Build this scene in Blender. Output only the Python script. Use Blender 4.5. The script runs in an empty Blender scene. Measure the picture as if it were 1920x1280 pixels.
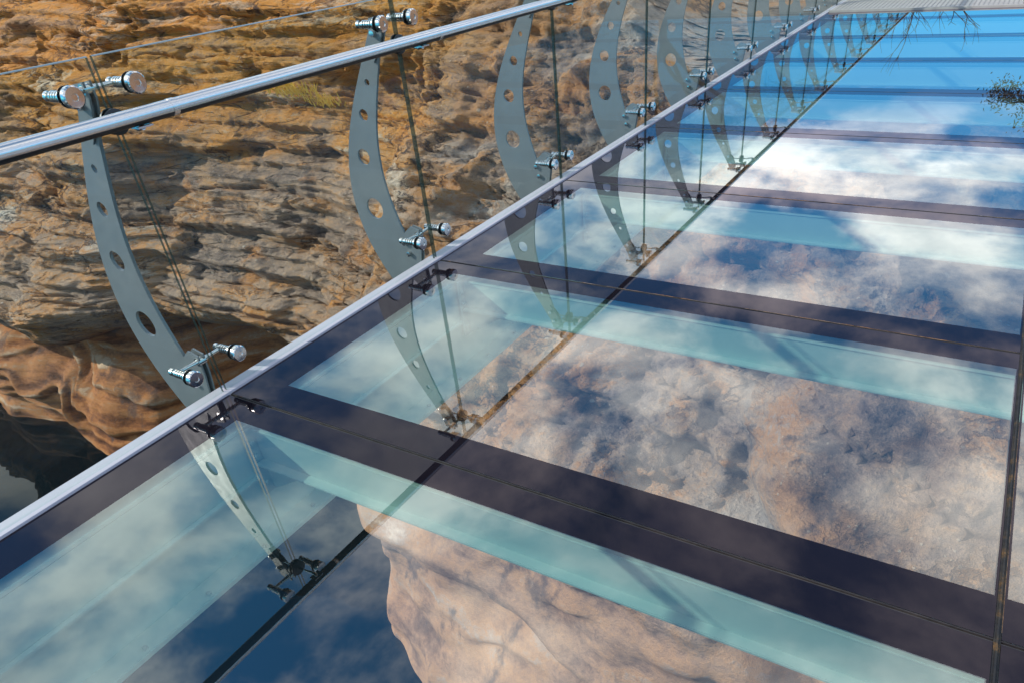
import bpy, bmesh, math, random
import numpy as np
from mathutils import Vector, Matrix
from mathutils.geometry import tessellate_polygon
random.seed(7)
scn = bpy.context.scene
COL = scn.collection
scn.view_settings.view_transform = 'Standard'
scn.view_settings.look = 'None'
scn.view_settings.exposure = 0

# ------------------------------------------------------------------ layout (metres)
Y1, SP, H = 1.48, 1.5376, 1.30          # first post, post spacing, glass height
def yk(k): return Y1 + (k-1)*SP
NPOST = 15                               # the balustrade runs on beside the landing
FRONT = 13.03                            # front edge of the landing
ROW_L, ROW_M, ROW_R = 0.032, 2.900, 5.78 # floor rows
WZ = -10.5                               # water level

# ------------------------------------------------------------------ node helpers
def new_mat(name):
    m = bpy.data.materials.new(name); m.use_nodes = True
    nt = m.node_tree; nt.nodes.clear()
    return m, nt
def nd(nt, t, **kw):
    n = nt.nodes.new(t)
    for k, v in kw.items(): setattr(n, k, v)
    return n
def setin(nt, n, i, v):
    if hasattr(v, 'is_output'): nt.links.new(v, n.inputs[i])
    else: n.inputs[i].default_value = v
def math_(nt, op, a, b=0.0, c=0.0, clamp=False):
    n = nd(nt, 'ShaderNodeMath', operation=op, use_clamp=clamp)
    setin(nt, n, 0, a); setin(nt, n, 1, b); setin(nt, n, 2, c)
    return n.outputs[0]
def mixc(nt, f, a, b, bt='MIX'):
    n = nd(nt, 'ShaderNodeMix', data_type='RGBA', blend_type=bt)
    setin(nt, n, 0, f)
    setin(nt, n, 6, a if hasattr(a, 'is_output') else (*a, 1) if len(a) == 3 else a)
    setin(nt, n, 7, b if hasattr(b, 'is_output') else (*b, 1) if len(b) == 3 else b)
    return n.outputs[2]
def noise(nt, vec, scale, detail=4, rough=.55, dist=0.0):
    n = nd(nt, 'ShaderNodeTexNoise')
    if vec is not None: nt.links.new(vec, n.inputs['Vector'])
    n.inputs['Scale'].default_value = scale; n.inputs['Detail'].default_value = detail
    n.inputs['Roughness'].default_value = rough; n.inputs['Distortion'].default_value = dist
    return n.outputs[0]
def ramp(nt, f, stops, interp='LINEAR'):
    n = nd(nt, 'ShaderNodeValToRGB'); n.color_ramp.interpolation = interp
    cr = n.color_ramp
    while len(cr.elements) < len(stops): cr.elements.new(.5)
    for e, (p, c) in zip(cr.elements, stops):
        e.position = p; e.color = (*c, 1) if len(c) == 3 else c
    nt.links.new(f, n.inputs[0]); return n.outputs[0]
def mapr(nt, v, a, b, c=0.0, d=1.0):
    n = nd(nt, 'ShaderNodeMapRange'); n.interpolation_type = 'SMOOTHSTEP'
    setin(nt, n, 0, v)
    for i, x in zip((1, 2, 3, 4), (a, b, c, d)): n.inputs[i].default_value = x
    return n.outputs[0]
def mapping(nt, vec, sc=(1, 1, 1), loc=(0, 0, 0), rot=(0, 0, 0)):
    n = nd(nt, 'ShaderNodeMapping'); nt.links.new(vec, n.inputs[0])
    n.inputs['Location'].default_value = loc; n.inputs['Rotation'].default_value = rot; n.inputs['Scale'].default_value = sc
    return n.outputs[0]
def objcoord(nt): return nd(nt, 'ShaderNodeTexCoord').outputs['Object']
def out(nt, sh):
    o = nd(nt, 'ShaderNodeOutputMaterial'); nt.links.new(sh, o.inputs[0])
def bump(nt, h, strength, dist, prev=None):
    n = nd(nt, 'ShaderNodeBump'); n.inputs['Strength'].default_value = strength; n.inputs['Distance'].default_value = dist
    nt.links.new(h, n.inputs['Height'])
    if prev is not None: nt.links.new(prev, n.inputs['Normal'])
    return n.outputs[0]
def principled(nt, col, rough, metal=0.0, normal=None, spec=.5):
    p = nd(nt, 'ShaderNodeBsdfPrincipled')
    setin(nt, p, 'Base Color', col if hasattr(col, 'is_output') else (*col, 1))
    setin(nt, p, 'Roughness', rough); setin(nt, p, 'Metallic', metal)
    p.inputs['Specular IOR Level'].default_value = spec
    if normal is not None: nt.links.new(normal, p.inputs['Normal'])
    return p.outputs[0]
def schlick(nt, f0, ex=5.0, gain=None):
    g = nd(nt, 'ShaderNodeNewGeometry')
    d = nd(nt, 'ShaderNodeVectorMath', operation='DOT_PRODUCT')
    nt.links.new(g.outputs['Incoming'], d.inputs[0]); nt.links.new(g.outputs['Normal'], d.inputs[1])
    c = math_(nt, 'ABSOLUTE', d.outputs['Value'])
    p = math_(nt, 'POWER', math_(nt, 'SUBTRACT', 1.0, c, clamp=True), ex)
    return math_(nt, 'MULTIPLY_ADD', p, (1-f0) if gain is None else gain, f0)

# ------------------------------------------------------------------ materials
def mat_simple(name, col, rough, metal=0.0, var=.12, sc=6.0, bm=0.0):
    m, nt = new_mat(name); v = objcoord(nt)
    n1 = noise(nt, v, sc, 5)
    c = mixc(nt, n1, tuple(x*(1-var) for x in col), tuple(min(1, x*(1+var)) for x in col))
    r = math_(nt, 'MULTIPLY_ADD', noise(nt, v, sc*4, 3), .18, rough-.09)
    nm = bump(nt, noise(nt, v, sc*8, 3), bm, .002) if bm else None
    out(nt, principled(nt, c, r, metal, nm)); return m
M = {}
M['post'] = mat_simple('post_paint', (.145, .162, .175), .48, .1, .20, 5)
M['chrome'] = mat_simple('polished_steel', (.66, .64, .61), .14, 1.0, .08, 20)
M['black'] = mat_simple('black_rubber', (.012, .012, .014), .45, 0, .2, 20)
M['trim'] = mat_simple('aluminium_trim', (.44, .41, .46), .55, 0, .14, 3)
M['beam'] = mat_simple('beam_paint', (.32, .46, .43), .5, 0, .22, 1.7)
M['girder'] = mat_simple('girder_paint', (.42, .60, .54), .5, 0, .20, 1.2)
M['platform'] = mat_simple('platform_grating', (.33, .31, .29), .75, 0, .18, 9)
m, nt = new_mat('brushed_rail'); v = mapping(nt, objcoord(nt), (30, 1.2, 30))
r = math_(nt, 'MULTIPLY_ADD', noise(nt, v, 3, 3), .04, .24)
out(nt, principled(nt, (.72, .69, .66), r, 1.0)); M['rail'] = m
# clear floor glass: two surfaces of one laminated sheet
m, nt = new_mat('floor_glass')
F = schlick(nt, .072, 4.2); F2 = math_(nt, 'DIVIDE', math_(nt, 'MULTIPLY', F, 2.0), math_(nt, 'ADD', F, 1.0))
tr = nd(nt, 'ShaderNodeBsdfTransparent'); tr.inputs[0].default_value = (.82, .895, .87, 1)
gl = nd(nt, 'ShaderNodeBsdfGlossy'); gl.inputs['Roughness'].default_value = 0.0; gl.inputs[0].default_value = (1, 1, 1, 1)
mx = nd(nt, 'ShaderNodeMixShader'); nt.links.new(F2, mx.inputs[0]); nt.links.new(tr.outputs[0], mx.inputs[1]); nt.links.new(gl.outputs[0], mx.inputs[2])
out(nt, mx.outputs[0]); M['glass'] = m
m, nt = new_mat('black_frit')
F = schlick(nt, .030, 4.8); v = objcoord(nt)
df = nd(nt, 'ShaderNodeBsdfDiffuse')
nt.links.new(mixc(nt, noise(nt, v, 2.5, 6, .65), (.005, .004, .007), (.013, .010, .014)), df.inputs[0])
gl = nd(nt, 'ShaderNodeBsdfGlossy'); gl.inputs['Roughness'].default_value = 0.0; gl.inputs[0].default_value = (.96, .85, .96, 1)
mx = nd(nt, 'ShaderNodeMixShader'); nt.links.new(F, mx.inputs[0]); nt.links.new(df.outputs[0], mx.inputs[1]); nt.links.new(gl.outputs[0], mx.inputs[2])
out(nt, mx.outputs[0]); M['frit'] = m
m, nt = new_mat('pane_glass')
F = schlick(nt, .012, 5.0, .5)
tr = nd(nt, 'ShaderNodeBsdfTransparent'); tr.inputs[0].default_value = (.910, .957, .940, 1)
gl = nd(nt, 'ShaderNodeBsdfGlossy'); gl.inputs['Roughness'].default_value = 0.0
mx = nd(nt, 'ShaderNodeMixShader'); nt.links.new(F, mx.inputs[0]); nt.links.new(tr.outputs[0], mx.inputs[1]); nt.links.new(gl.outputs[0], mx.inputs[2])
out(nt, mx.outputs[0]); M['pane'] = m
m, nt = new_mat('pane_edge')
p = principled(nt, (.014, .028, .027), .45, 0, None, .15)
tr = nd(nt, 'ShaderNodeBsdfTransparent'); tr.inputs[0].default_value = (.45, .6, .57, 1)
mx = nd(nt, 'ShaderNodeMixShader'); mx.inputs[0].default_value = .65
nt.links.new(tr.outputs[0], mx.inputs[1]); nt.links.new(p, mx.inputs[2]); out(nt, mx.outputs[0]); M['pane_edge'] = m
M['pane_top'] = mat_simple('ground_glass_edge', (.26, .32, .32), .35, 0, .1, 8)
m, nt = new_mat('joint_gasket'); v = objcoord(nt)
c = ramp(nt, noise(nt, v, 9, 6, .7), [(.35, (.014, .012, .013)), (.55, (.030, .025, .025)), (.75, (.058, .047, .042))])
out(nt, principled(nt, c, .65, 0, bump(nt, noise(nt, v, 60, 4), .5, .004))); M['gasket'] = m
m, nt = new_mat('mossy_seal'); v = objcoord(nt)
c = ramp(nt, math_(nt, 'MULTIPLY_ADD', noise(nt, v, 1.1, 2), .55, math_(nt, 'MULTIPLY_ADD', noise(nt, v, 9, 8, .75), .8, -.175)),
         [(.42, (.006, .006, .008)), (.53, (.022, .018, .013)), (.62, (.14, .07, .016)), (.75, (.07, .05, .02))])
out(nt, principled(nt, c, .7, 0, bump(nt, noise(nt, v, 50, 4), .8, .006))); M['seal'] = m
m, nt = new_mat('river_water'); v = objcoord(nt)
nm = bump(nt, noise(nt, mapping(nt, v, (1, 2.0, 1)), .22, 1, .4), .012, .05)
out(nt, principled(nt, mixc(nt, noise(nt, v, .25, 3), (.003, .006, .009), (.007, .012, .014)), 0.0, 0, nm, .16)); M['water'] = m

# rock
m, nt = new_mat('sandstone'); v = objcoord(nt)
sep = nd(nt, 'ShaderNodeSeparateXYZ'); nt.links.new(v, sep.inputs[0]); Z = sep.outputs[2]; XX = sep.outputs[0]
wv = nd(nt, 'ShaderNodeVectorMath', operation='ADD')
nz = nd(nt, 'ShaderNodeTexNoise'); nt.links.new(v, nz.inputs['Vector']); nz.inputs['Scale'].default_value = .4; nz.inputs['Detail'].default_value = 3
sc_ = nd(nt, 'ShaderNodeVectorMath', operation='SCALE'); nt.links.new(nz.outputs[1], sc_.inputs[0]); sc_.inputs['Scale'].default_value = .55
nt.links.new(v, wv.inputs[0]); nt.links.new(sc_.outputs[0], wv.inputs[1]); W = wv.outputs[0]
att = nd(nt, 'ShaderNodeAttribute', attribute_name='layer_tint').outputs['Fac']
soft = nd(nt, 'ShaderNodeAttribute', attribute_name='worn').outputs['Fac']
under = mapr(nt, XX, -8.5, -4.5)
zone = math_(nt, 'SUBTRACT', 1.0, soft, clamp=True)
big = noise(nt, mapping(nt, v, (.8, .8, 1.6)), .42, 5, .62, .6)
iso = noise(nt, mapping(nt, W, (1, 1, 1.5), (2, 8, 5)), .80, 9, .66)
strat = noise(nt, mapping(nt, W, (.36, .36, 3.7)), 1.1, 8, .72)
strat2 = noise(nt, mapping(nt, W, (.6, .6, 4.4), (4, 2, 1)), 3.0, 6, .70)
fine = noise(nt, mapping(nt, v, (.9, .9, 1.4)), 9, 6, .74)
grain = noise(nt, v, 55, 3, .7)
vc = nd(nt, 'ShaderNodeTexVoronoi', feature='DISTANCE_TO_EDGE'); nt.links.new(mapping(nt, W, (.36, .36, 2.9), (1, 6, 3)), vc.inputs['Vector']); vc.inputs['Scale'].default_value = 1.5
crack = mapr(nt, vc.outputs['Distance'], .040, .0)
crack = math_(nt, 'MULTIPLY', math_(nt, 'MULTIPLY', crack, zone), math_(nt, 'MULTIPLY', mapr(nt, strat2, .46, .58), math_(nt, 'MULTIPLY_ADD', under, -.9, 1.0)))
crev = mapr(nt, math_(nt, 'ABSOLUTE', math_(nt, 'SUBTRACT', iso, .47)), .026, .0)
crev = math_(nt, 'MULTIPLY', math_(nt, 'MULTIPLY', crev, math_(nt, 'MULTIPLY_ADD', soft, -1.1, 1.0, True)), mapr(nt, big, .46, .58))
lay = mixc(nt, math_(nt, 'MULTIPLY', under, .72), strat, iso)       # bedding reads on the steep wall, blotches on the shelving rock
t = math_(nt, 'MULTIPLY_ADD', lay, .95, math_(nt, 'MULTIPLY_ADD', big, .75, math_(nt, 'MULTIPLY_ADD', att, .26, -.48)))
t = math_(nt, 'MULTIPLY_ADD', math_(nt, 'SUBTRACT', fine, .5), .44, t)
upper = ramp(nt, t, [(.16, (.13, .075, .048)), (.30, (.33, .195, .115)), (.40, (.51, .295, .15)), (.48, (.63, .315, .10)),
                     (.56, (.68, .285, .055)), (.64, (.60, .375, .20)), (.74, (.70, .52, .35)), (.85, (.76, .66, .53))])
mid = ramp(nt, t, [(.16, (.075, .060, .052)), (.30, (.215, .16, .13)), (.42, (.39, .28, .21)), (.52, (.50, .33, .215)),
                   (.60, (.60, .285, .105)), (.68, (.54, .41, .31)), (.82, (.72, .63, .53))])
und = ramp(nt, t, [(.16, (.045, .042, .052)), (.28, (.12, .10, .10)), (.40, (.26, .20, .175)), (.49, (.42, .29, .205)),
                   (.57, (.52, .25, .10)), (.66, (.42, .345, .30)), (.80, (.66, .59, .52))])
lowL = ramp(nt, t, [(.18, (.06, .024, .014)), (.34, (.16, .060, .027)), (.46, (.29, .108, .040)), (.56, (.40, .160, .058)), (.66, (.34, .175, .09)), (.8, (.48, .31, .19))])
lowR = ramp(nt, t, [(.18, (.10, .06, .047)), (.34, (.22, .13, .09)), (.46, (.36, .21, .135)), (.56, (.45, .25, .14)), (.66, (.40, .285, .22)), (.8, (.58, .46, .37))])
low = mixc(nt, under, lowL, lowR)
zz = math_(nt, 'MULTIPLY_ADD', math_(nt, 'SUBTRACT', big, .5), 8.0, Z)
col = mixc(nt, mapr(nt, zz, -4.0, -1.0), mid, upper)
ob = noise(nt, mapping(nt, W, (1, 1, 1.6), (9, 9, 2)), .55, 5, .65)
col = mixc(nt, math_(nt, 'MULTIPLY', mapr(nt, ob, .52, .66), .68), col, (.62, .245, .05))
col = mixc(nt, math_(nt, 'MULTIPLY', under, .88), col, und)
# broad pale grey and cream patches, and ochre ones, on the rock below the deck
gz = noise(nt, mapping(nt, W, (1, 1, 1.2), (3, 1, 7)), .30, 4, .6, .4)
col = mixc(nt, math_(nt, 'MULTIPLY', math_(nt, 'MULTIPLY', mapr(nt, gz, .52, .64), under), .60), col, mixc(nt, iso, (.14, .13, .135), (.74, .65, .56)))
col = mixc(nt, math_(nt, 'MULTIPLY', math_(nt, 'MULTIPLY', mapr(nt, gz, .48, .38), under), .70), col, mixc(nt, iso, (.20, .085, .03), (.70, .33, .12)))
col = mixc(nt, soft, col, low)
stv = noise(nt, mapping(nt, W, (1.3, 1.3, .6)), .9, 6, .68)
col = mixc(nt, math_(nt, 'MULTIPLY', mapr(nt, stv, .54, .66), math_(nt, 'MULTIPLY_ADD', under, .14, .58)), col, (.060, .054, .060))
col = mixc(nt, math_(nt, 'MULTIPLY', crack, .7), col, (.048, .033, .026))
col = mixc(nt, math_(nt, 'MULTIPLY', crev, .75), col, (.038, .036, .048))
def peb(scale, thr, lo, loc):
    vo = nd(nt, 'ShaderNodeTexVoronoi'); nt.links.new(mapping(nt, v, (1, 1, 1.3), loc), vo.inputs['Vector'])
    vo.inputs['Scale'].default_value = scale
    s2 = nd(nt, 'ShaderNodeSeparateColor'); nt.links.new(vo.outputs['Color'], s2.inputs[0])
    on = math_(nt, 'GREATER_THAN', s2.outputs[0], lo)
    return math_(nt, 'MULTIPLY', mapr(nt, vo.outputs['Distance'], thr, thr*.6), on), s2.outputs[1]
p1, c1 = peb(5.0, .24, .90, (0, 0, 0)); p2, c2 = peb(14, .32, .74, (3, 1, 2))
pz = math_(nt, 'MULTIPLY', zone, mapr(nt, noise(nt, v, .7, 2), .44, .58))
col = mixc(nt, math_(nt, 'MULTIPLY', math_(nt, 'MULTIPLY', p1, .75), pz), col, mixc(nt, c1, (.42, .30, .2), (.72, .64, .54)))
col = mixc(nt, math_(nt, 'MULTIPLY', math_(nt, 'MULTIPLY', p2, .6), pz), col, mixc(nt, c2, (.16, .12, .10), (.72, .62, .50)))
col = mixc(nt, .8, col, mixc(nt, grain, (.62, .62, .62), (1.38, 1.38, 1.38)), 'MULTIPLY')
rough_ = math_(nt, 'MULTIPLY_ADD', soft, -.85, 1.0)
wall = math_(nt, 'MULTIPLY', rough_, math_(nt, 'MULTIPLY_ADD', under, -.62, 1.0))
h = math_(nt, 'MULTIPLY', math_(nt, 'MULTIPLY_ADD', strat2, .16, math_(nt, 'MULTIPLY', strat, .30)), wall)
h = math_(nt, 'MULTIPLY_ADD', iso, math_(nt, 'MULTIPLY', rough_, math_(nt, 'MULTIPLY_ADD', under, .30, .10)), h)
h = math_(nt, 'MULTIPLY_ADD', fine, math_(nt, 'MULTIPLY', rough_, .13), h)
h = math_(nt, 'MULTIPLY_ADD', grain, .014, h)
h = math_(nt, 'MULTIPLY_ADD', math_(nt, 'MULTIPLY', math_(nt, 'MAXIMUM', p1, p2), pz), .02, h)
h = math_(nt, 'MULTIPLY_ADD', math_(nt, 'MAXIMUM', crack, crev), -.065, h)
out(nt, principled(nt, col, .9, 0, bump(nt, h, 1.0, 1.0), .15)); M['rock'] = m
M['bark'] = mat_simple('bark', (.06, .05, .045), .9, 0, .3, 8)
def mat_leaf(name, a, b):
    m, nt = new_mat(name); v = objcoord(nt)
    out(nt, principled(nt, mixc(nt, noise(nt, v, 2.2, 4), a, b), .55)); return m
M['leaf'] = mat_leaf('gum_leaves', (.02, .035, .015), (.06, .07, .025))
M['grass'] = mat_leaf('dry_grass', (.78, .46, .05), (.86, .62, .12))

# ------------------------------------------------------------------ mesh builder
class MB:
    def __init__(s): s.v = []; s.f = []; s.m = []
    def add(s, vs, fs, mi=0):
        o = len(s.v); s.v += [tuple(a) for a in vs]; s.f += [tuple(i+o for i in f) for f in fs]; s.m += [mi]*len(fs)
    def box(s, x0, x1, y0, y1, z0, z1, b=0.0, mi=0):
        if b <= 0:
            vs = [(x, y, z) for x in (x0, x1) for y in (y0, y1) for z in (z0, z1)]
            s.add(vs, [(0, 1, 3, 2), (4, 6, 7, 5), (0, 4, 5, 1), (2, 3, 7, 6), (0, 2, 6, 4), (1, 5, 7, 3)], mi); return
        bm = bmesh.new(); bmesh.ops.create_cube(bm, size=1)
        bmesh.ops.scale(bm, verts=bm.verts, vec=(x1-x0, y1-y0, z1-z0))
        bmesh.ops.translate(bm, verts=bm.verts, vec=((x0+x1)/2, (y0+y1)/2, (z0+z1)/2))
        bmesh.ops.bevel(bm, geom=bm.edges[:], offset=b, segments=2, affect='EDGES')
        s.bm(bm, mi)
    def bm(s, bm, mi=0):
        bm.verts.index_update(); s.add([v.co[:] for v in bm.verts], [[v.index for v in f.verts] for f in bm.faces], mi); bm.free()
    def prism(s, poly, y0, y1, mi=0):
        n = len(poly); vs = [(x, y0, z) for x, z in poly]+[(x, y1, z) for x, z in poly]
        s.add(vs, [tuple(range(n)), tuple(range(2*n-1, n-1, -1))]+[(i, (i+1) % n, n+(i+1) % n, n+i) for i in range(n)], mi)
    def lathe(s, prof, p, ax, n=20, mi=0):
        ax = Vector(ax).normalized(); u = ax.orthogonal().normalized(); w = ax.cross(u); p = Vector(p)
        vs = []; fs = []
        for (d, r) in prof:
            for i in range(n):
                a = 2*math.pi*i/n; vs.append(p+ax*d+(u*math.cos(a)+w*math.sin(a))*r)
        for j in range(len(prof)-1):
            for i in range(n):
                fs.append((j*n+i, j*n+(i+1) % n, (j+1)*n+(i+1) % n, (j+1)*n+i))
        fs.append(tuple(range(n-1, -1, -1))); fs.append(tuple((len(prof)-1)*n+i for i in range(n)))
        s.add(vs, fs, mi)
    def tube(s, pts, rads, n=12, mi=0):
        pts = [Vector(p) for p in pts]; vs = []; fs = []
        u = None
        for j, p in enumerate(pts):
            t = (pts[min(j+1, len(pts)-1)]-pts[max(j-1, 0)]).normalized()
            u = t.orthogonal().normalized() if u is None else (u-t*u.dot(t)).normalized()
            w = t.cross(u); r = rads[j] if isinstance(rads, (list, tuple)) else rads
            for i in range(n):
                a = 2*math.pi*i/n; vs.append(p+(u*math.cos(a)+w*math.sin(a))*r)
        for j in range(len(pts)-1):
            for i in range(n): fs.append((j*n+i, j*n+(i+1) % n, (j+1)*n+(i+1) % n, (j+1)*n+i))
        fs.append(tuple(range(n-1, -1, -1))); fs.append(tuple((len(pts)-1)*n+i for i in range(n)))
        s.add(vs, fs, mi)
    def build(s, name, mats, parent=None, smooth=False, ang=40):
        me = bpy.data.meshes.new(name); me.from_pydata(s.v, [], s.f)
        if not isinstance(mats, (list, tuple)): mats = [mats]
        for mm in mats: me.materials.append(mm)
        me.polygons.foreach_set('material_index', s.m)
        bm = bmesh.new(); bm.from_mesh(me); bmesh.ops.recalc_face_normals(bm, faces=bm.faces); bm.to_mesh(me); bm.free()
        if smooth:
            me.polygons.foreach_set('use_smooth', [True]*len(me.polygons)); me.set_sharp_from_angle(angle=math.radians(ang))
        o = bpy.data.objects.new(name, me); COL.objects.link(o)
        if parent: o.parent = parent
        return o
def tag(o, label, cat, group=None):
    o['label'] = label; o['category'] = cat
    if group: o['group'] = group
    return o
def thing(name, loc, label, cat, group=None):
    o = bpy.data.objects.new(name, None); COL.objects.link(o); o.location = loc; o.empty_display_size = .1
    return tag(o, label, cat, group)
def dup(o, parent=None):
    c = o.copy(); COL.objects.link(c)
    if parent: c.parent = parent
    for ch in list(o.children): dup(ch, c)
    return c
ORD = ['first', 'second', 'third', 'fourth', 'fifth', 'sixth', 'seventh', 'eighth', 'ninth', 'tenth', 'eleventh', 'twelfth', 'thirteenth', 'fourteenth', 'fifteenth']

# ------------------------------------------------------------------ curved posts
zo = np.array([1.21, 1.03, .70, .48, .24, .02, -.115, -.3]); uo = np.array([.135, .255, .438, .505, .538, .468, .388, .26])
zi = np.array([1.21, .98, .72, .49, .29, .107, -.03, -.3]); ui = np.array([.083, .162, .240, .265, .250, .185, .117, .03])
po = np.polyfit(zo, uo, 4); pi_ = np.polyfit(zi, ui, 4)
def plate():
    zs = np.linspace(1.21, -.32, 44)
    outer = [Vector((-float(np.polyval(po, z)), 0, float(z))) for z in zs]
    inner = [Vector((-float(np.polyval(pi_, z)), 0, float(z))) for z in zs[::-1]]
    loops = [outer+inner]
    for z, r in ((.929, .016), (.770, .030), (.5505, .043), (.262, .060)):
        u = .5*(np.polyval(po, z)+np.polyval(pi_, z)); n = 28
        loops.append([Vector((-u+r*math.cos(-2*math.pi*i/n), 0, z+r*math.sin(-2*math.pi*i/n))) for i in range(n)])
    tri = tessellate_polygon(loops)
    flat = [p for l in loops for p in l]; N = len(flat); T = .007
    vs = [(p.x, -T, p.z) for p in flat]+[(p.x, T, p.z) for p in flat]
    fs = [tuple(t) for t in tri]+[tuple(i+N for i in reversed(t)) for t in tri]
    o = 0
    for l in loops:
        n = len(l)
        for i in range(n):
            a, b = o+i, o+(i+1) % n; fs.append((a, b, b+N, a+N))
        o += n
    mb = MB(); mb.add(vs, fs); return mb
def bolt_mesh():
    mb = MB()
    mb.lathe([(.0125, .033), (.014, .0355), (.030, .0355), (.034, .031), (.0345, .012), (.031, .010)], (0, 0, 0), (1, 0, 0), 16)
    prof = [(-.009, .030), (-.019, .030), (-.019, .012)]
    x = -.024
    for i in range(5):
        prof += [(x, .012), (x-.001, .0185), (x-.009, .0185), (x-.010, .012)]; x -= .015
    prof += [(-.112, .012), (-.112, .017), (-.128, .017), (-.131, .012)]
    mb.lathe(prof, (0, 0, 0), (1, 0, 0), 16)
    return mb
def gasket_mesh():
    mb = MB(); mb.lathe([(.0080, .034), (.0122, .034)], (0, 0, 0), (1, 0, 0), 20)
    mb.lathe([(-.0080, .034), (-.0086, .034)], (0, 0, 0), (1, 0, 0), 20); return mb
def make_post():
    root = thing('curved_post', (0, 0, 0), 'x', 'post', 'curved steel posts behind the glass balustrade')
    plate().build('post_plate', M['post'], root)
    for z in (1.2, .14):
        top = z > 1
        mb = MB()
        mb.lathe([(-.018, .014), (-.018, .019), (.018, .019), (.018, .014)], (-.088, 0, z), (0, 1, 0), 18)
        for s in (-1, 1):
            mb.tube([(-.088, s*.012, z), (-.092, s*.06, z), (-.094, s*.10, z), (-.094, s*.117, z)], [.012, .0085, .0085, .014], 12)
        sp = mb.build('spider_fitting', M['chrome'], root, True)
        for s in (-1, 1):
            b = bolt_mesh().build('glass_bolt', M['chrome'], sp, True, 30); b.location = (0, s*.115, z)
            g = gasket_mesh().build('bolt_washer', M['black'], sp, True); g.location = (0, s*.115, z)
        mb = MB()
        if top: poly = [(-.07, 1.225), (-.145, 1.215), (-.19, 1.06), (-.165, 1.02), (-.105, 1.09), (-.07, 1.17)]
        else: poly = [(-.07, .17), (-.13, .185), (-.235, .10), (-.205, -.02), (-.10, -.05), (-.075, .08)]
        for y0, y1 in ((-.0165, -.0085), (.0085, .0165)): mb.prism(poly, y0, y1)
        br = mb.build('clevis_bracket', M['post'], root)
        for (x, zz_) in (((-.16, 1.075), (-.13, 1.15)) if top else ((-.19, .085), (-.17, .02))):
            mb = MB(); mb.lathe([(-.034, .010), (-.033, .0145), (-.0175, .0145), (.0175, .0145), (.033, .0145), (.034, .010)], (x, 0, zz_), (0, 1, 0), 12)
            mb.build('pin_bolt', M['chrome'], br, True, 30)
    mb = MB()
    mb.tube([(-.12, 0, 1.10), (-.03, 0, 1.10), (.06, 0, 1.094), (.125, 0, 1.083), (.15, 0, 1.09)], [.0055, .0055, .0055, .0085, .011], 12)
    mb.box(.128, .172, -.03, .03, 1.0885, 1.0945, .002)
    rb = mb.build('rail_bracket', M['chrome'], root, True)
    mb = MB(); mb.lathe([(.0085, .036), (.0085, .042), (.016, .042), (.019, .036)], (0, 0, 1.10), (1, 0, 0), 24)
    mb.lathe([(-.0085, .036), (-.0085, .042), (-.016, .042), (-.019, .036)], (0, 0, 1.10), (1, 0, 0), 24)
    mb.build('joint_disc', M['black'], rb, True)
    mb = MB(); mb.box(-.19, -.018, -.05, .05, -.33, -.315, .003); mb.box(-.032, -.018, -.05, .05, -.314, -.06, .002)
    mb.build('base_plate', M['post'], root)
    return root
proto = make_post()
for k in range(1, NPOST+1):
    o = proto if k == 1 else dup(proto)
    o.location = (0, yk(k), 0)
    o['label'] = '%s curved grey steel post with round holes, counted from the left end of the balustrade' % ORD[k-1]

# ------------------------------------------------------------------ balustrade panes
for k in range(0, NPOST):
    y0 = yk(k)+.0085; y1 = yk(k+1)-.0085
    mb = MB(); T = .0075; c = .0035; L = y1-y0
    prof = [(-T, .0103), (-T, H-c), (-T+c, H), (T-c, H), (T, H-c), (T, .0103)]
    n = len(prof); vs = [(x, yy, z) for yy in (0, L) for x, z in prof]
    fs = [(i, i+1, n+i+1, n+i) for i in range(n-1)]+[(n-1, 0, n, 2*n-1)]
    mb.add(vs, fs+[tuple(range(n)), tuple(range(2*n-1, n-1, -1))])
    mb.m = [0, 2, 2, 2, 0, 0, 1, 1]
    o = mb.build('balustrade_pane', [M['pane'], M['pane_edge'], M['pane_top']]); o.location = (0, y0, 0)
    lab = 'clear glass balustrade pane at the left edge, before the first curved post' if k == 0 else \
          'clear glass balustrade pane between the %s and %s curved posts from the left' % (ORD[k-1], ORD[k])
    tag(o, lab, 'glass pane', 'clear glass panes of the balustrade')

# ------------------------------------------------------------------ handrail
hr = thing('handrail', (.152, -2.5, 1.1225), 'round brushed stainless steel handrail running along the glass balustrade', 'handrail')
YEND = yk(NPOST)+.12
mb = MB(); L = YEND+2.5
mb.lathe([(0, .0265), (L, .0265)], (0, 0, 0), (0, 1, 0), 32); mb.build('rail_tube', M['rail'], hr, True)
mb = MB(); n = 12                                                   # added dark strip: painted underside shade, darkens the rail's floor reflection
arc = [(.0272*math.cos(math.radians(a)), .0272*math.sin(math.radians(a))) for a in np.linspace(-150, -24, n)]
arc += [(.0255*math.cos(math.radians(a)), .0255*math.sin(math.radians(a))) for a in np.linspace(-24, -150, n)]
mb.prism(arc, .01, L-.01); mb.build('underside_shade_strip', M['black'], hr, True)
for k in range(1, NPOST):
    mb = MB(); mb.lathe([(-.012, .0275), (-.011, .0282), (.011, .0282), (.012, .0275)], (0, yk(k)+.13+2.5, 0), (0, 1, 0), 32)
    mb.build('joint_sleeve', M['rail'], hr, True, 30)
mb = MB(); mb.lathe([(0, .0285), (.012, .0285), (.03, .022), (.036, .010)], (0, L, 0), (0, 1, 0), 24); mb.build('end_cap', M['chrome'], hr, True)

# ------------------------------------------------------------------ edge trim
mb = MB(); mb.box(-.048, .030, -2.5, YEND, -.035, .010, .0015)
tag(mb.build('edge_trim', M['trim']), 'long pale aluminium edge strip at the foot of the glass balustrade', 'trim')

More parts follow.
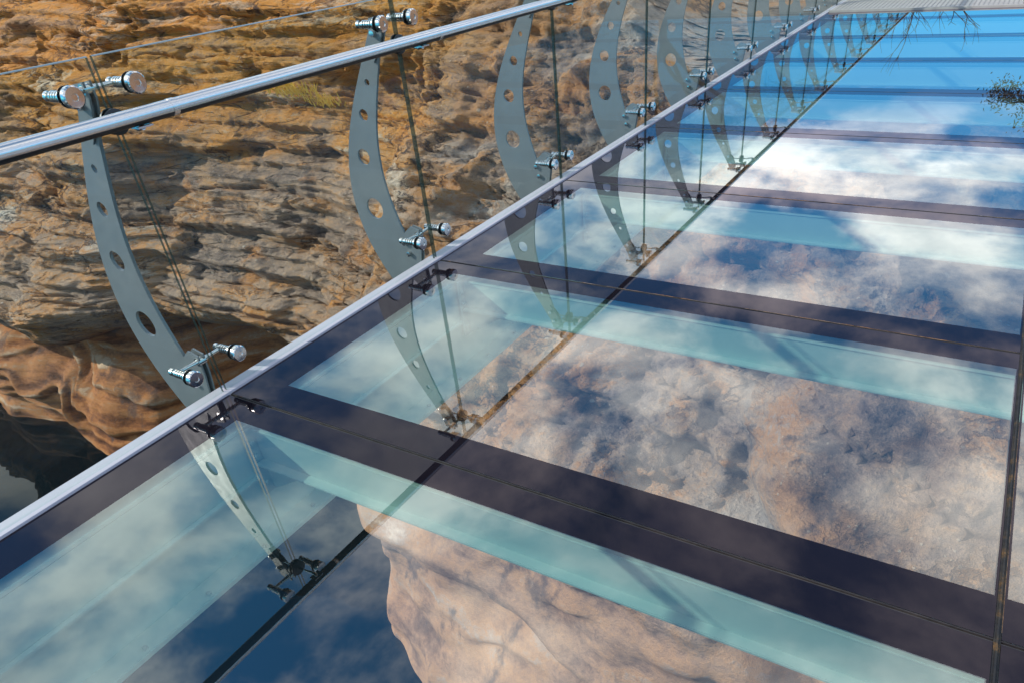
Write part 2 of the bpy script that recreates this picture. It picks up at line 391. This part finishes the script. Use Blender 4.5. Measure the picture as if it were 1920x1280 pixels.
# ------------------------------------------------------------------ floor panels
def panel(x0, x1, y0, y1, fr, label):
    root = thing('floor_panel', ((x0+x1)/2, y0, 0), label, 'floor panel', 'glass panels of the walkway floor')
    cx = (x0+x1)/2; g = .008
    a0, a1, b0, b1 = x0-cx, x1-cx, g, y1-y0-g
    c0, c1, d0, d1 = a0+fr[0], a1-fr[1], b0+fr[2], b1-fr[3]
    mb = MB(); mb.add([(c0, d0, 0), (c1, d0, 0), (c1, d1, 0), (c0, d1, 0)], [(0, 1, 2, 3)])
    mb.build('clear_glass', M['glass'], root)
    mb = MB()
    mb.add([(a0, b0, 0), (a1, b0, 0), (a1, b1, 0), (a0, b1, 0), (c0, d0, 0), (c1, d0, 0), (c1, d1, 0), (c0, d1, 0)],
           [(0, 1, 5, 4), (1, 2, 6, 5), (2, 3, 7, 6), (3, 0, 4, 7)])
    mb.build('dark_border', M['frit'], root)
    mb = MB()
    mb.box(a0, a1, -g+.0005, -.0035, -.03, -.0015); mb.box(a0, a1, .0035, g-.0005, -.03, -.0015); mb.box(a0, a1, -.003, .003, -.03, -.007)
    mb.build('joint_strip', M['gasket'], root)
    return root
SEAL = .018
for k in range(0, 9):
    y0 = yk(k); y1 = yk(k+1) if k < 8 else FRONT
    panel(ROW_L, ROW_M, y0, y1, (.195, .006, .150, .122),
          '%s glass floor panel beside the balustrade, counted from the near end' % ORD[k] if k < 8 else 'short last glass floor panel touching the far landing platform')
    panel(ROW_M+SEAL, ROW_R, y0, y1, (.006, .195, .150, .122),
          '%s glass floor panel right of the dark mossy joint, counted from the near end' % ORD[k])
mb = MB(); mb.box(ROW_M+.001, ROW_M+SEAL-.001, yk(0), FRONT, -.05, -.0015); mb.box(ROW_M+.006, ROW_M+SEAL-.006, yk(0), FRONT, -.0014, .002, .001)
tag(mb.build('floor_seal', M['seal']), 'dark lengthwise floor joint with ochre moss at the right edge', 'joint')

# ------------------------------------------------------------------ steel under the floor
eb = thing('edge_girder', (.2, -2.5, -.6), 'pale painted edge girder below the glass floor along the balustrade', 'girder')
L = FRONT+2.5
mb = MB(); mb.box(0, .024, 0, L, .0402, .535); mb.build('girder_web', M['girder'], eb)
mb = MB(); mb.box(-.17, .135, 0, L, .012, .0398, .004); mb.build('bottom_flange', M['girder'], eb)
mb = MB(); mb.box(-.17, .025, 0, L, .5355, .556, .004); mb.build('top_flange', M['girder'], eb)
mb = MB(); mb.box(.0243, .050, 0, L, .30, .315, .002); mb.build('stiffener_rib', M['girder'], eb)
for i in range(24):
    mb = MB(); mb.lathe([(.040, .011), (.050, .011), (.052, .008)], (.105, 1.6+i*.30, 0), (0, 0, 1), 6); mb.build('flange_bolt', M['beam'], eb)
def make_beam():
    root = thing('cross_beam', (0, 0, 0), 'x', 'beam', 'pale cross beams under the glass floor')
    x0, x1 = .258, 5.75
    mb = MB(); mb.box(x0, x1, -.100, -.088, -.208, -.062); mb.box(x0, x1, -.105, .085, -.061, -.050, .003); mb.box(x0, x1, -.142, .085, -.222, -.2085, .003)
    mb.build('beam_section', M['beam'], root)
    mb = MB(); mb.box(.2425, .2565, -.145, .085, -.38, -.045, .002); ep = mb.build('end_plate', M['beam'], root)
    for y in (-.125, .03):
        for z in (-.11, -.18, -.32):
            mb = MB(); mb.lathe([(.057, .012), (.068, .012), (.070, .009)], (.2, y, z), (1, 0, 0), 6); mb.build('bolt', M['beam'], ep)
    mb = MB(); mb.prism([(.257, -.223), (.50, -.223), (.50, -.235), (.28, -.365), (.257, -.365)], -.100, -.088)
    mb.build('gusset', M['beam'], root)
    return root
bp = make_beam()
for k in range(0, 9):
    o = bp if k == 0 else dup(bp)
    o.location = (0, yk(k), 0)
    o['label'] = 'pale cross beam under the near end of the first glass floor panel' if k == 0 else 'pale cross beam under the floor joint at the %s curved post from the left' % ORD[k-1]

# ------------------------------------------------------------------ landing platform
lp = thing('landing_platform', (2.9, FRONT+.01, 0), 'grey ribbed metal landing platform at the far end of the glass floor', 'platform')
mb = MB(); mb.box(-2.865, 3.0, 0, .06, -.15, .028, .004); mb.build('front_edge', M['platform'], lp)
mb = MB(); mb.box(-2.865, 3.0, .062, 10.2, -.06, .012); mb.build('deck_plate', M['platform'], lp)
mb = MB()
for i in range(97):
    x = -2.85+i*.0598; mb.box(x, x+.047, .064, 10.2, .0125, .018)
mb.build('deck_ribs', M['platform'], lp)

# ------------------------------------------------------------------ rock, water
def hsh(ix, iy, seed):
    n = (ix.astype(np.int64)*374761393+iy.astype(np.int64)*668265263+seed*1442695041) & 0xffffffff
    n = ((n ^ (n >> 13))*1274126177) & 0xffffffff
    n = ((n ^ (n >> 15))*2246822519) & 0xffffffff
    return ((n ^ (n >> 16)) & 0xffffff)/float(0xffffff)
def vn(x, y, seed=0):
    ix = np.floor(x); iy = np.floor(y); fx = x-ix; fy = y-iy
    fx = fx*fx*fx*(fx*(fx*6-15)+10); fy = fy*fy*fy*(fy*(fy*6-15)+10)
    a = hsh(ix, iy, seed); b = hsh(ix+1, iy, seed); c = hsh(ix, iy+1, seed); d = hsh(ix+1, iy+1, seed)
    return (a*(1-fx)+b*fx)*(1-fy)+(c*(1-fx)+d*fx)*fy
def fbm(x, y, seed=0, o=5, g=.5):
    s = 0; a = 1; t = 0
    for i in range(o):
        s = s+a*vn(x*2**i+i*17.3, y*2**i+i*9.1, seed+i); t += a; a *= g
    return s/t*2-1
def sst(x, a, b):
    t = np.clip((x-a)/(b-a), 0, 1); return t*t*(3-2*t)
xs = np.concatenate([np.linspace(-160, -32, 40)[:-1], np.arange(-32, 7, .050), np.linspace(7, 160, 50)])
zr = np.linspace(-11.4, 2.1, 410)
X, Zg = np.meshgrid(xs, zr)
foot = np.interp(X, [-160, -40, -30, -24, -21, -18, -16.5, -15, -9.5, -8.0, -7.2, -6.7, -5.5, -4.16, 0, 5, 12, 160],
                 [12, 9.5, 8.4, 7.5, 7.9, 8.0, 8.6, 9.8, 10.0, 9.6, 8.0, 6.9, 6.4, 5.85, 4.7, 3.9, 3.4, 3])
foot = foot+.18*fbm(X*.6, X*0+3, 5, 3)
rim = 13.9+.9*fbm(X*.12, X*0+1.0, 11, 3)
q0 = (Zg+10.5)/10.5
un = sst(X, -8.5, -4.5)
foot = foot+1.7*sst(X, -8, -3)*np.clip(q0/.5, 0, 1)
ql = .385+.10*sst(X, -7, 0)+.06*sst(X, 0, 4)+.05*fbm(X*.16, X*0, 3, 3)+.025*fbm(X*.9, X*0, 4, 3)
q = np.where(q0 < ql, q0*.385/ql, .385+(q0-ql)*(.615)/(1-ql))
inlet = sst(X, -16.8, -14.6)*sst(-X, 5.6, 7.3)
leftc = sst(-X, 13, 16.5)
g = np.interp(q, [-.1, 0, .12, .24, .33, .385, .40, .47, .62, .80, 1, 1.2], [.03, 0, -.02, -.04, -.05, -.05, .02, .11, .37, .66, 1.0, 1.34])
Yb = foot+(rim-foot)*g
wup = sst(q, .365, .415)
dip = .04
def layers(fz, fx, seed, warp):
    s = (Zg+dip*X)*fz+warp*fbm(X*.14+seed, Zg*.20, seed+50, 3)+.16*fbm(X*.7, Zg*1.1, seed+60, 5, .6)
    i = np.floor(s); t = s-i
    j = X*fx+hsh(i, i*0, seed+1)*37+.30*fbm(X*1.0, Zg*1.5, seed+70, 5, .6)
    jf = np.floor(j); u = j-jf
    uu = sst(u, .90, 1.0)
    a = hsh(i, jf, seed+2); b = hsh(i, jf+1, seed+2)
    val = a*(1-uu)+b*uu
    prof = np.clip(t/.12, 0, 1)**.7*(1-.55*t)
    return val, prof
v0, p0 = layers(.50, .10, 400, .6)
v1, p1 = layers(1.25, .23, 100, .7)
v2, p2 = layers(2.9, .42, 200, .8)
v3, p3 = layers(6.0, .75, 300, 1.0)
m2 = sst(fbm(X*.22, Zg*.4, 77, 4), -.50, .15); m3 = sst(fbm(X*.3, Zg*.5, 78, 4), -.40, .20)
st = .52*(v0-.5)+.36*p0+.42*(v1-.5)+.36*p1+(.32*(v2-.5)+.26*p2)*(.15+.85*m2)+(.13*(v3-.5)+.12*p3)*(.2+.8*m3)
d = wup*st*(1-.10*un)
d += wup*(.35*fbm(X*.18, Zg*.45, 21, 4)+.10*fbm(X*.9, Zg*3.2, 31, 6, .62)+.065*fbm(X*2.8, Zg*5.0, 33, 4, .6))
rb1 = fbm(X*.42+.4*fbm(X*.4, Zg*.4, 81, 2), Zg*.5, 82, 4)
rb2 = 1-2*np.abs(fbm(X*.38+.3*rb1, Zg*.55, 84, 3))
d += wup*un*(.60*rb1+.55*rb2+.34*(1-2*np.abs(fbm(X*.8, Zg*1.0, 83, 6, .6))))
w1 = fbm(X*.20, Zg*.25, 41, 3); w2 = fbm(X*.4+w1*1.6, Zg*.45+w1, 43, 4)
fl = np.sin(2*np.pi*(.36*Zg+.14*X+1.3*w1)); fl2 = np.sin(2*np.pi*(1.0*Zg+.25*X+2.2*w1+.5*w2)); fl3 = np.sin(2*np.pi*(2.2*Zg+.30*X+3.0*w1+1.2*w2))
low = (1-wup)
d += low*((.34-.20*leftc)*fl+(.08+.03*leftc)*fl2+(.025+.045*leftc)*fl3+(.55-.2*leftc)*w2+.014*fbm(X*2.5, Zg*3.5, 47, 4))
d -= low*inlet*2.2
d -= low*leftc*2.3*np.exp(-((q-.29)/.11)**2)*(.85+.3*w2)
rr = ((X-2.9)/2.1)**2+((Zg+3.9)/1.05)**2+.50*fbm(X*.7, Zg*.7, 95, 4)
bo = np.sqrt(np.clip(1-rr, 0, 1)); d = d*(1-.40*sst(bo, 0, .8))+1.0*bo*sst(bo, 0, .5)
d -= wup*.7*np.exp(-((X-2.4)/1.8)**2-((Zg+5.15)/.35)**2)            # hollow below the boulder
d = d*(1-.75*sst(Zg, .3, 1.6))
Yv = Yb-.82*d
Zv = Zg+.45*d*wup
away = np.maximum(sst(-X, 1.6, 6.5), sst(X, 7.5, 13))
zc = -.55+away*2.4
Zv = np.where(Zv > zc, zc+(Zv-zc)*.12, Zv)
rows_y = [Yv]; rows_z = [Zv]
for dy in (.3, .7, 1.3, 2.2, 3.5, 5.5, 9, 15, 26, 50, 110, 300):
    yy = Yv[-1]+dy; zz_ = Zv[-1]+.03*min(dy, 40)*away[-1]+.18*fbm(xs*.5, np.full_like(xs, dy), 91, 4)*np.clip(away[-1]+.1, 0, 1)
    rows_y.append(yy[None]); rows_z.append(zz_[None])
Yv = np.concatenate(rows_y); Zv = np.concatenate(rows_z); Xv = np.repeat(xs[None], Yv.shape[0], 0)
nr, nc = Yv.shape
co = np.stack([Xv, Yv, Zv], -1).reshape(-1, 3)
idx = np.arange(nr*nc).reshape(nr, nc)
fc = np.stack([idx[:-1, :-1], idx[:-1, 1:], idx[1:, 1:], idx[1:, :-1]], -1).reshape(-1, 4)
me = bpy.data.meshes.new('cliff')
me.vertices.add(len(co)); me.vertices.foreach_set('co', co.ravel())
me.loops.add(fc.size); me.loops.foreach_set('vertex_index', fc.ravel())
me.polygons.add(len(fc)); me.polygons.foreach_set('loop_start', np.arange(0, fc.size, 4))
me.update(calc_edges=True); me.validate()
tint = np.full((nr, nc), .5); tint[:v2.shape[0]] = (.3*v0+.3*v1+.25*v2+.15*v3)*wup+(.5+(.20+.30*leftc)*fl3)*low
at = me.attributes.new('layer_tint', 'FLOAT', 'POINT'); at.data.foreach_set('value', tint.ravel().astype(np.float32))
worn = np.zeros((nr, nc)); worn[:low.shape[0]] = np.maximum(low*(.85+.15*sst(w2, -.3, .3)), .35*sst(bo, .2, .8))
at = me.attributes.new('worn', 'FLOAT', 'POINT'); at.data.foreach_set('value', worn.ravel().astype(np.float32))
me.materials.append(M['rock']); me.polygons.foreach_set('use_smooth', [True]*len(me.polygons))
cliff = bpy.data.objects.new('cliff', me); COL.objects.link(cliff); cliff['kind'] = 'structure'
mb = MB(); mb.add([(-400, -400, WZ), (400, -400, WZ), (400, 60, WZ), (-400, 60, WZ)], [(0, 1, 2, 3)])
w = mb.build('water', M['water']); w['kind'] = 'structure'

# ------------------------------------------------------------------ plants
bpy.context.view_layer.update()
def on_cliff(x, z):
    r = cliff.ray_cast(Vector((x, -5, z)), Vector((0, 1, 0))); return r[1] if r[0] else None
def grass(x, z, n, h, label):
    p = on_cliff(x, z)
    if p is None: return
    mb = MB()
    for i in range(n):
        b = Vector((random.gauss(0, h*.7), random.gauss(-.12, .07), random.gauss(0, .05)))
        a = random.uniform(0, 6.28); ln = h*random.uniform(.5, 1.15); bend = random.uniform(.3, .9)
        t_ = Vector((math.cos(a)*bend, -abs(math.sin(a))*bend-.1, 1-bend*.7))*ln
        wv_ = Vector((.012, .006, 0))
        m_ = b+t_*.5+Vector((0, 0, ln*.18)); mb.add([b-wv_, b+wv_, m_+wv_*.7, m_-wv_*.7, b+t_], [(0, 1, 2, 3), (3, 2, 4)])
    o = mb.build('grass_tuft', M['grass']); o.location = p
    tag(o, label, 'grass', 'dry grass tufts on the cliff')
grass(-11.3, -1.2, 110, .44, 'yellow dry grass tuft on a cliff ledge above the handrail, the larger left one')
grass(-10.4, -1.4, 60, .36, 'small yellow dry grass tuft on a cliff ledge, right of the larger tuft')

def branch(mb, p, d, ln, r, depth, tips, spread=.6):
    pts = [p]; n = 4
    for i in range(n):
        d = (d+Vector((random.gauss(0, .14), random.gauss(0, .14), random.gauss(.03, .10)))).normalized(); pts.append(pts[-1]+d*ln/n)
    mb.tube(pts, [r*(1-.45*i/n) for i in range(n+1)], 6)
    if depth == 0: tips.append(pts[-1]); return
    for i in range(random.choice((2, 3, 3))):
        j = random.choice((2, 3, 4)); nd_ = (d+Vector((random.gauss(0, spread), random.gauss(0, spread), random.gauss(.05, spread*.6)))).normalized()
        branch(mb, pts[j], nd_, ln*random.uniform(.55, .8), r*.5, depth-1, tips, spread)
bt = thing('bare_tree', (-.1, 26, -.2), 'small bare leafless tree reflected in the glass floor near the platform', 'tree')
mb = MB(); tips = []
for a in (-.25, .05, .3): branch(mb, Vector((0, 0, 0)), Vector((a, .1, 1)).normalized(), 1.4, .045, 3, tips, .42)
mb.build('trunk', M['bark'], bt, True)
lt = thing('leafy_tree', (7.4, 25, 0), 'leafy green tree reflected in the glass floor at the right edge', 'tree')
mb = MB(); tips = []
for dv in ((-.3, .3, 1), (.4, -.1, 1), (.1, .5, .9)):
    branch(mb, Vector((0, 0, 2.2)), Vector(dv).normalized(), 2.4, .09, 3, tips, .42)
mb.tube([(0, 0, -1), (.05, 0, .9), (0, 0, 2.3)], [.2, .16, .12], 10)
limb = [Vector(p) for p in ((0, 0, 2.0), (-1.2, -.1, 3.2), (-2.6, 0, 4.0), (-3.6, .1, 4.0), (-4.3, 0, 3.6))]
mb.tube(limb, [.09, .07, .05, .035, .02], 8)
for i in range(16):
    a = limb[3].lerp(limb[4], random.random()) if i % 2 else limb[2].lerp(limb[3], random.random())
    e = a+Vector((random.uniform(-.75, .25), random.gauss(0, .4), random.uniform(-.75, .15)))
    mb.tube([a, a.lerp(e, .5)+Vector((0, 0, .08)), e], [.018, .012, .006], 5); tips.append(e); tips.append(a.lerp(e, .6))
mb.build('trunk', M['bark'], lt, True)
mb = MB()
for tp in tips:
    for i in range(60):
        p = tp+Vector((random.gauss(0, .17), random.gauss(0, .2), random.gauss(0, .13)))
        a = Vector((random.gauss(0, 1), random.gauss(0, 1), random.gauss(-.4, 1))).normalized(); b = a.orthogonal().normalized()
        l, w_ = random.uniform(.07, .13), random.uniform(.016, .028)
        mb.add([p, p+a*l*.5+b*w_, p+a*l, p+a*l*.5-b*w_], [(0, 1, 2, 3)])
mb.build('crown', M['leaf'], lt)

# ------------------------------------------------------------------ light
S = Vector((-.78, -.42, .52)).normalized(); el = math.asin(S.z); az = math.atan2(S.x, S.y)
sl = bpy.data.lights.new('sun', 'SUN'); sl.energy = 5.0; sl.angle = math.radians(.6); sl.color = (1, .94, .85)
so = bpy.data.objects.new('sun', sl); COL.objects.link(so); so.rotation_euler = S.to_track_quat('Z', 'Y').to_euler(); so.location = (-20, -20, 30)
wd = bpy.data.worlds.new('World'); scn.world = wd; wd.use_nodes = True; nt = wd.node_tree; nt.nodes.clear()
sky = nd(nt, 'ShaderNodeTexSky', sky_type='NISHITA'); sky.sun_disc = False; sky.sun_elevation = el; sky.sun_rotation = az % (2*math.pi)
sky.air_density = 1.0; sky.dust_density = .1; sky.ozone_density = 3.0
tc = nd(nt, 'ShaderNodeTexCoord'); sx = nd(nt, 'ShaderNodeSeparateXYZ'); nt.links.new(tc.outputs['Generated'], sx.inputs[0])
tint_ = mixc(nt, 1.0, sky.outputs[0], (.24, 1.0, 1.45), 'MULTIPLY')
tint_ = mixc(nt, 1.0, tint_, (.35, 1.25, 2.3), 'ADD')
dz = math_(nt, 'ADD', math_(nt, 'MAXIMUM', sx.outputs[2], 0.02), .14)
cb = nd(nt, 'ShaderNodeCombineXYZ')
nt.links.new(math_(nt, 'DIVIDE', sx.outputs[0], dz), cb.inputs[0]); nt.links.new(math_(nt, 'DIVIDE', sx.outputs[1], dz), cb.inputs[1])
cn = noise(nt, mapping(nt, cb.outputs[0], (1, 1, 1), (.35, .2, 0)), 2.7, 8, .56, .2)
band = math_(nt, 'MULTIPLY', mapr(nt, sx.outputs[2], .21, .29), mapr(nt, sx.outputs[2], .42, .31))
cn2 = math_(nt, 'MULTIPLY_ADD', band, .05, math_(nt, 'MULTIPLY_ADD', mapr(nt, sx.outputs[0], -.25, -.6), .02, cn))
cm = math_(nt, 'MULTIPLY', mapr(nt, cn2, .41, .65), mapr(nt, sx.outputs[2], .185, .28))
shade = noise(nt, mapping(nt, cb.outputs[0], (1, 1, 1), (5, 3, 0)), 2.6, 5, .6)
cc = mixc(nt, mapr(nt, shade, .35, .65), (13, 13.3, 14), (22, 21.7, 21.2))
skyc = mixc(nt, cm, tint_, cc)
bg = nd(nt, 'ShaderNodeBackground'); bg.inputs[1].default_value = .1; nt.links.new(skyc, bg.inputs[0])
wo = nd(nt, 'ShaderNodeOutputWorld'); nt.links.new(bg.outputs[0], wo.inputs[0])

# ------------------------------------------------------------------ camera
R = [[.857108, .507956, -.085711], [.246885, -.551085, -.797091], [-.452121, .662032, -.597746]]
cd = bpy.data.cameras.new('camera'); cam = bpy.data.objects.new('camera', cd); COL.objects.link(cam)
rm = Matrix((R[0], [-a for a in R[1]], [-a for a in R[2]])).transposed()
cam.matrix_world = Matrix.Translation((2.5776, 0, 1.5326)) @ rm.to_4x4()
cd.sensor_width = 36; cd.sensor_fit = 'HORIZONTAL'; cd.lens = 1313.795/1920*36
cd.shift_x = (960-991.45)/1920; cd.shift_y = (833.84-640)/1920
cd.clip_start = .05; cd.clip_end = 2000
scn.camera = cam
